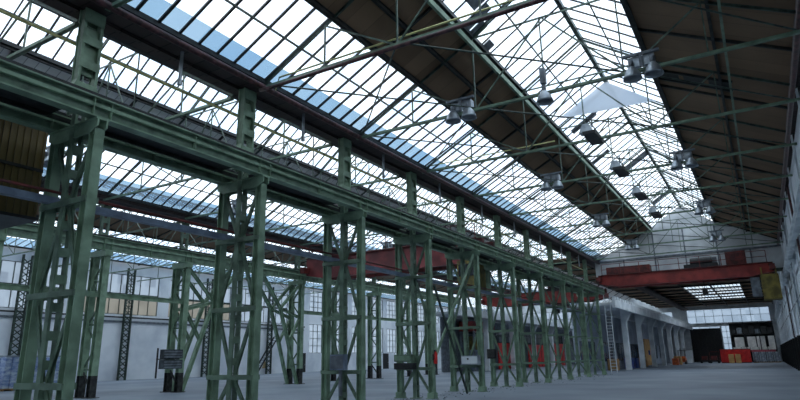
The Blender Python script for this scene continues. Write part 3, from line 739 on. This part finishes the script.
# ------------------------------------------------------------------ galleries
def gallery(label, loc, ys, y1, teeth=True):
    t = thing('white_gallery', label, 'gallery', loc, 0)
    y0 = ys[0] - 10
    MB().box(.9, 1.2, y0, y1, 6.35, 7.15).obj('edge_beam', CONC, t)
    MB().box(-3.4, .9, y0, y1, 6.6, 6.85).obj('deck', CONC, t)
    y = y0 + .3; pb = None
    while y < y1 - .5:
        if pb is None: pb = MB().box(.92, 1.18, 0, .45, 7.15, 7.5).obj('parapet_block', CONC, t); pb.location = (0, y, 0)
        else: c = pb.copy(); COL.objects.link(c); c.location = (0, y, 0)
        y += 1.35
    for y in ys:
        c = MB().box(-.28, .3, y - .3, y + .3, 0, 6.6).obj('pillar', CONC, t)
        MB().prism([(.3, 5.3), (.9, 6.35), (.9, 6.6), (.3, 6.6)], 'y', y - .28, y + .28).obj('bracket', CONC, c)
    return t
ysA = [73.3 + 9.2 * i for i in range(7)]
gallery('white concrete gallery on bracketed pillars continuing the near column row', (-13.75, 0, 0), ysA, YE - .1)
ysB = [72.5 + 9.1 * i for i in range(7)]
gallery('white concrete gallery on pillars at the back of the middle bay', (-30.6, 0, 0), ysB, YE - .1)
# wall and windows under the near gallery
gh = [(y - 8.0, y - 1.2, .9, 3.2) for y in ysA]
struct(MB().grid('x', -17.15, -17.0, 63.5, YE - .05, 0, 6.55, gh).obj('wall_gallery', mat('pale_grey_partition', C(178, 188, 200), 0.7, C(150, 160, 174), 0.6)), 'grey partition wall under the near gallery', 'wall')
for i, (a_, b_, c_, d__) in enumerate(gh): window('x', -17.07, a_, b_, c_, d__, 4, 1, 'dark blue window under the near gallery, %s from its near end' % ORD[i], BLUEPANE)
gh = [(y + 1.0, y + 8.2, 3.7, 5.6) for y in ysB[:-1]]
struct(MB().grid('x', -33.9, -33.7, 66, YE - .05, 0, 6.55, gh).obj('wall_partition', GREY), 'white partition wall under the rear gallery', 'wall')
for i, (a_, b_, c_, d__) in enumerate(gh): window('x', -33.8, a_, b_, c_, d__, 4, 2, 'dark window under the rear gallery, %s from its near end' % ORD[i], DKGLASS)
for i, (a_, b_, z_) in enumerate(((78, 84.4, 3.5), (90.2, 97.4, 3.4), (102, 109, 3.7))):
    d0 = MB().box(-31.4, -31.2, a_, b_, .05, z_).obj('door_%d' % (i + 2), SIGNAL)
    struct(d0, 'bright red sliding door under the rear gallery, %s from the left' % ORD[i], 'door')
    m = MB()
    for k in range(1, 5): y = a_ + (b_ - a_) * k / 5; m.box(-31.2, -31.16, y - .05, y + .05, .1, z_ - .1)
    m.obj('door_rib', REDD, d0); MB().box(-31.45, -31.15, a_ - .2, b_ + .2, z_, z_ + .2).obj('door_rail', DARK, d0)
# ladder at the gallery end
t = thing('fixed_ladder', 'pale steel ladder fixed at the near end of the gallery', 'ladder', (-13.1, 62.3, 0), PI / 2)
for y in (-.28, .28): MB().box(-.03, .03, y - .035, y + .035, 0, 7.6).obj('stile', CONC, t)
m = MB()
for i in range(24): m.bar((0, -.28, .3 + i * .3), (0, .28, .3 + i * .3), .045)
m.obj('rung', CONC, t)
t = thing('ladder_stair', 'dark steep stair leaning against the far white wall', 'stair', (-56.85, 60.2, 0))
for x in (-.35, .35): MB().bar((x, -2.0, 0), (x, 1.8, 4.8), .06, .2).obj('stringer', DARK, t)
m = MB()
for i in range(15): k = (i + .5) / 15; m.box(-.35, .35, -2.0 + 3.8 * k - .12, -2.0 + 3.8 * k + .12, 4.8 * k - .02, 4.8 * k + .02)
m.obj('tread', DARK, t)
MB().bar((.4, -2.0, .95), (.4, 1.8, 5.7), .05).obj('handrail', DARK, t)
tag(MB().prism([(60.7, .75), (61.7, .75), (61.2, 1.75)], 'x', XW + .0, XW + .04).obj('triangular_sign', TANSIGN), 'small plain tan triangular sign on the far wall beside the stair', 'sign', None, 'thing')
for i, (y0, y1, z) in enumerate(((68.2, 69.6, 2.7), (90.6, 92.4, 2.6))):
    d0 = MB().box(XW, XW + .08, y0, y1, 0, z).obj('door_%d' % (i + 5), DARK); struct(d0, ('nearer' if i == 0 else 'farther') + ' black door in the far side wall', 'door')
    MB().box(XW + .08, XW + .12, y1 - .25, y1 - .15, 1.0, 1.15).obj('handle', ALU, d0)

# ------------------------------------------------------------------ equipment on the near columns
t = thing('switch_box', 'grey switch box low on the third near column', 'switch box', (XA + .25, YA[2] - .22, 1.33))
MB().box(-.55, .1, -.2, .02, 0, .55).obj('cabinet', BLUEGREY, t); MB().box(-.5, .05, -.22, -.2, .05, .5).obj('lid', GREY, t); MB().box(-.2, -.1, -.12, -.02, -.9, 0).obj('conduit', GREY, t)
t = thing('control_cabinet', 'dark green control cabinet on the fourth near column', 'switch box', (XA + .05, YA[3] - .25, 1.28))
MB().box(-.85, .0, -.28, .06, .28, .58).obj('cabinet', GREEN2, t); MB().box(-.85, .1, -.3, .06, -.05, .22).obj('lower_cabinet', DARK, t); MB().box(-.8, -.05, -.3, -.28, .32, .54).obj('lid', GREEN, t)
t = thing('fire_extinguisher', 'red fire extinguisher hung on the fourth near column', 'fire extinguisher', (XA + 1.02, YA[3] - .02, 1.45))
MB().lathe((0, 0, 0), [(.001, 0), (.08, .0), (.085, .03), (.085, .42), (.06, .48), (.03, .52), (.001, .52)], 14).obj('cylinder_body', SIGNAL, t, smooth=True)
MB().box(-.03, .03, -.09, .05, .52, .6).obj('valve', DARK, t); MB().tube([(0, -.06, .55), (0, -.13, .45), (0, -.13, .2)], .018, 8).obj('hose', DARK, t); MB().box(-.11, -.07, -.1, .1, .15, .4).obj('wall_bracket', DARK, t)
t = thing('control_cabinet', 'pale grey cabinet resting on the cross tie of the fifth near column', 'switch box', (XA + .45, YA[4] - .3, 1.33))
MB().box(-.55, .4, -.2, .12, 0, .46).obj('cabinet', WRAP, t); MB().box(-.5, .35, -.22, -.2, .05, .41).obj('lid', CONC, t); MB().box(-.2, -.12, -.24, -.22, .25, .33).obj('knob', DARK, t)
t = thing('switch_box', 'small dark box on the leg of the sixth near column', 'switch box', (XA - .75, YA[5] - .2, 1.6))
MB().box(-.25, .25, -.15, .05, 0, .55).obj('cabinet', DARK, t); MB().box(-.2, .2, -.17, -.15, .06, .48).obj('lid', PURLIN, t)

# ------------------------------------------------------------------ goods at the end of the hall
def crate_box(name, label, cat, x0, x1, y0, y1, z0, z1, m, group=None, band=None):
    t = thing(name, label, cat, ((x0 + x1) / 2, (y0 + y1) / 2, z0), 0, group)
    w, d, h = (x1 - x0) / 2, (y1 - y0) / 2, z1 - z0
    o = MB().box(-w, w, -d, d, 0, h).obj('body', m, t)
    bv = o.modifiers.new('soft', 'BEVEL'); bv.width = min(.06, h * .12); bv.segments = 2
    if band: 
        b = MB()
        for q in (-.5, .5): b.box(w * q - .04, w * q + .04, -d - .012, d + .012, -.0, h + .012)
        b.obj('strap', band, t)
    return t
# steel rack with crates
t = thing('storage_rack', 'dark steel rack of stacked goods against the end wall', 'rack', (-1.9, 123.5, 0))
for x in (-3.3, -1.1, 1.1, 3.3):
    for y in (-1, 1): MB().box(x - .07, x + .07, y - .07, y + .07, 0, 6.9).obj('upright', DARK, t)
for z in (2.0, 4.75, 6.7):
    MB().box(-3.4, 3.4, -1.1, 1.1, z, z + .1).obj('shelf', DARK, t)
MB().box(-3.4, 3.4, 1.05, 1.1, 0, 6.9).obj('back_panel', DARK, t)
for i in range(5):
    x = -5.1 + i * 1.32
    crate_box('flat_carton', 'flat white carton on the lower rack shelf, %s from the left' % ORD[i], 'carton', x, x + 1.22, 122.5, 124.2, 2.1, 2.6, WHITEBAG, 'flat white cartons on the rack')
for i, (x0, x1, z1) in enumerate(((-4.7, -3.25, 4.3), (-2.75, -1.45, 4.35), (-1.3, -.05, 4.4), (.4, 1.4, 4.4))):
    crate_box('white_crate', 'big pale crate on top of the flat cartons, %s from the left' % ORD[i], 'crate', x0, x1, 122.6, 124.1, 2.6, z1, WHITEBAG, 'pale crates on the rack')
for i in range(7):
    x = -5.1 + i * .93; h = (.7, 1.1, .9, 1.3, .8, 1.15, .95)[i]
    crate_box('dark_bundle', 'dark bundle on the upper rack shelf, %s from the left' % ORD[i], 'bundle', x, x + .8, 122.7, 124.2, 4.85, 4.85 + h, (DARK, GREY, PURLIN)[i % 3], 'dark bundles on the top of the rack')
# red container
t = thing('red_container', 'red steel container on the floor before the rack', 'container', (-4.75, 119.2, 0))
MB().box(-2.25, 2.25, -.9, .9, .12, 2.2).obj('body', SIGNAL, t)
m = MB()
for i in range(16): x = -2.1 + i * .28; m.box(x, x + .12, -.94, -.9, .25, 2.1)
m.obj('side_rib', SIGNAL, t); MB().box(-2.3, 2.3, -.96, .96, 2.2, 2.3).obj('rim', RED, t); MB().box(-2.2, 2.2, -.8, .8, 0, .12).obj('skid', DARK, t)
tag(MB().box(-2.4, 1.2, 120.6, 121.2, 1.75, 2.1).obj('red_sheet_bundle', PINK), 'faded red sheet bundle lying on the grey wrapped pallets', 'bundle', None, 'thing')
for i in range(2):
    x = -5.8 + i * 1.0
    crate_box('tan_box', ('left' if i == 0 else 'right') + ' one of two tall tan boxes before the red container', 'box', x, x + .8, 117.3, 118.0, 0, 1.45, CARD, 'tan boxes before the container')
for i in range(4):
    x = -2.3 + i * 1.02
    p = thing('pallet', 'timber pallet under the grey wrapped load, %s from the container' % ORD[i], 'pallet', (x + .47, 120.9, 0), 0, 'pallets beside the red container')
    for y in (-.5, 0, .5): MB().box(-.46, .46, y - .05, y + .05, 0, .1).obj('runner', WOOD, p)
    MB().box(-.46, .46, -.6, .6, .1, .14).obj('deck', WOOD, p)
    crate_box('wrapped_load', 'grey wrapped pallet load beside the red container, %s from it' % ORD[i], 'pallet load', x, x + .94, 120.3, 121.5, .14, 1.75, WRAP, 'grey wrapped loads', GREY)
def cart(loc, label, m):
    t = thing('hand_cart', label, 'cart', loc)
    MB().box(-.8, .8, -.5, .5, .4, .52).obj('platform', DARK, t)
    for x in (-.6, .6):
        for y in (-.4, .4): MB().tube([(x, y - .05, .18), (x, y + .05, .18)], .18, 12).obj('wheel', DARK, t)
    f = MB()
    for x in (-.75, .75): f.bar((x, .45, .5), (x, .45, 1.9), .07)
    f.bar((-.75, .45, 1.9), (.75, .45, 1.9), .07); f.bar((-.75, .45, 1.2), (.75, .45, 1.2), .05); f.obj('handle_frame', m, t)
    MB().box(-.5, .4, -.35, .3, .52, 1.2).obj('load', REDD, t)
    return t
cart((-9.6, 120, 0), 'dark hand cart parked before the black gate', DARK)
cart((-7.9, 117, 0), 'red-framed hand cart between the gate and the red container', REDD)
# orange fork lift and boxes by the gallery
t = thing('fork_lift', 'orange fork lift parked under the far end of the gallery', 'fork lift', (-12.2, 110.5, 0))
MB().prism([(-1.2, .35), (.9, .35), (.9, 1.0), (.2, 1.0), (.0, 1.25), (-1.0, 1.25), (-1.2, 1.0)], 'x', -.55, .55).obj('body', ORANGE, t)
for y in (-.9, .6):
    for x in (-.5, .5): MB().tube([(x - .1, y, .32), (x + .1, y, .32)], .32, 14).obj('wheel', DARK, t)
f = MB()
for x in (-.5, .5): f.bar((x, -.9, 1.2), (x, -.7, 2.15), .06); f.bar((x, .4, 1.0), (x, .3, 2.15), .06)
f.box(-.55, .55, -.75, .35, 2.12, 2.2); f.obj('roll_cage', DARK, t)
f = MB()
for x in (-.3, .3): f.box(x - .06, x + .06, .98, 1.1, .1, 2.5)
f.obj('mast', DARK, t)
for x in (-.3, .3): MB().box(x - .07, x + .07, 1.1, 2.1, .08, .14).obj('fork', DARK, t)
crate_box('wooden_crate', 'tan wooden crate beside the orange fork lift', 'crate', -13.0, -11.9, 106.2, 107.3, 0, 1.3, CARD, None, WOOD)
crate_box('orange_box', 'orange box in front of the fork lift', 'box', -12.9, -12.0, 103.2, 104.4, 0, 1.0, ORANGE)
crate_box('pale_cabinet', 'pale cabinet at the far end of the gallery', 'cabinet', -13.2, -12.0, 124, 125.2, 0, 2.2, CONC)
crate_box('brown_panel', 'upright brown board leaning under the gallery', 'board', -16.3, -16.1, 100, 105, .0, 4.0, CARD)
for i, (y0, m_, w) in enumerate(((71.0, WOOD, 'timber'), (80.5, BLUE, 'blue'), (83.5, BLUE, 'second blue'), (90.2, CARD, 'tan'))):
    crate_box('storage_bin', '%s storage bin on the floor under the near gallery' % w, 'bin', -15.6, -14.6, y0, y0 + 1.6, 0, 1.25, m_, 'bins under the gallery', None)
crate_box('blue_box', 'small blue box fixed on a gallery pillar', 'box', -13.43, -13.25, 85.6, 86.0, 1.6, 2.2, BLUE)
# white cabinets and orange hood in the middle bay rear
for i in range(4):
    c = crate_box('white_cabinet', 'low white cabinet before the far wall, %s of a row' % ORD[i], 'cabinet', -46.2, -45.2, 88.2 + i * 2.1, 90.2 + i * 2.1, 0, 3.0, CONC, 'row of low white cabinets')
    MB().box(.5, .54, -.15, .15, 1.4, 1.7).obj('dial', DARK, c)
t = thing('orange_hood_machine', 'machine with an orange-red hood under the rear gallery', 'machine', (-32.3, 73.5, 0))
MB().box(-1.0, 1.0, -3.4, 3.6, 4.9, 6.1).obj('hood', RED, t)
for y in (-3.2, 3.4):
    for x in (-.9, .9): MB().box(x - .1, x + .1, y - .1, y + .1, 0, 4.9).obj('leg', GREY, t)
MB().box(-.8, .8, -1.5, 1.0, 0, 2.6).obj('machine_body', BLUEGREY, t); MB().box(-.7, .7, -1.2, .6, 2.6, 4.3).obj('upper_body', OLIVE, t)

# wrapped stacks at the left
for i, (x, y) in enumerate(((-44.6, 19.2), (-45.0, 21.0), (-45.4, 22.8), (-45.9, 24.6), (-46.6, 26.4))):
    w = ORD[i]
    p = thing('pallet', 'timber pallet under a blue-white stack on the far bay floor, %s in line' % w, 'pallet', (x, y, 0), 0, 'pallets in the far bay')
    for yy in (-.6, 0, .6): MB().box(-.6, .6, yy - .05, yy + .05, 0, .1).obj('runner', WOOD, p)
    MB().box(-.6, .6, -.72, .72, .1, .15).obj('deck', WOOD, p)
    q = thing('wrapped_stack', 'tall blue-white wrapped stack on a pallet by the far wall, %s in line' % w, 'pallet load', (x, y, .15), 0, 'blue-white wrapped stacks')
    for k in range(3):
        o = MB().box(-.55, .55, -.66 + k * .45, -.66 + k * .45 + .41, 0, 2.1).obj('carton_column', BLUEWRAP, q)
        bv = o.modifiers.new('soft', 'BEVEL'); bv.width = .05; bv.segments = 2
    MB().box(-.58, .58, -.68, .68, 2.1, 2.2).obj('cover', WRAP, q)

# crumbs of plaster on the floor along the near column row
rb = MB(); rg_ = random.Random(3)
for i in range(420):
    y = rg_.uniform(6, 58); x = XA + rg_.gauss(.4, .9); r = rg_.uniform(.012, .05)
    pts = [(x + r * rg_.uniform(.6, 1.2) * dx, y + r * rg_.uniform(.6, 1.2) * dy, z) for dx, dy, z in ((-1, -1, 0), (1, -1, 0), (1, 1, 0), (-1, 1, 0), (-.4, -.5, r * .8), (.5, -.4, r), (.4, .5, r * .7), (-.5, .4, r * .9))]
    rb.add(pts, [(0, 3, 2, 1), (4, 5, 6, 7), (0, 1, 5, 4), (1, 2, 6, 5), (2, 3, 7, 6), (3, 0, 4, 7)])
tag(rb.obj('rubble', GREY), 'crumbs of plaster strewn on the floor along the near columns', 'rubble', None, 'stuff')
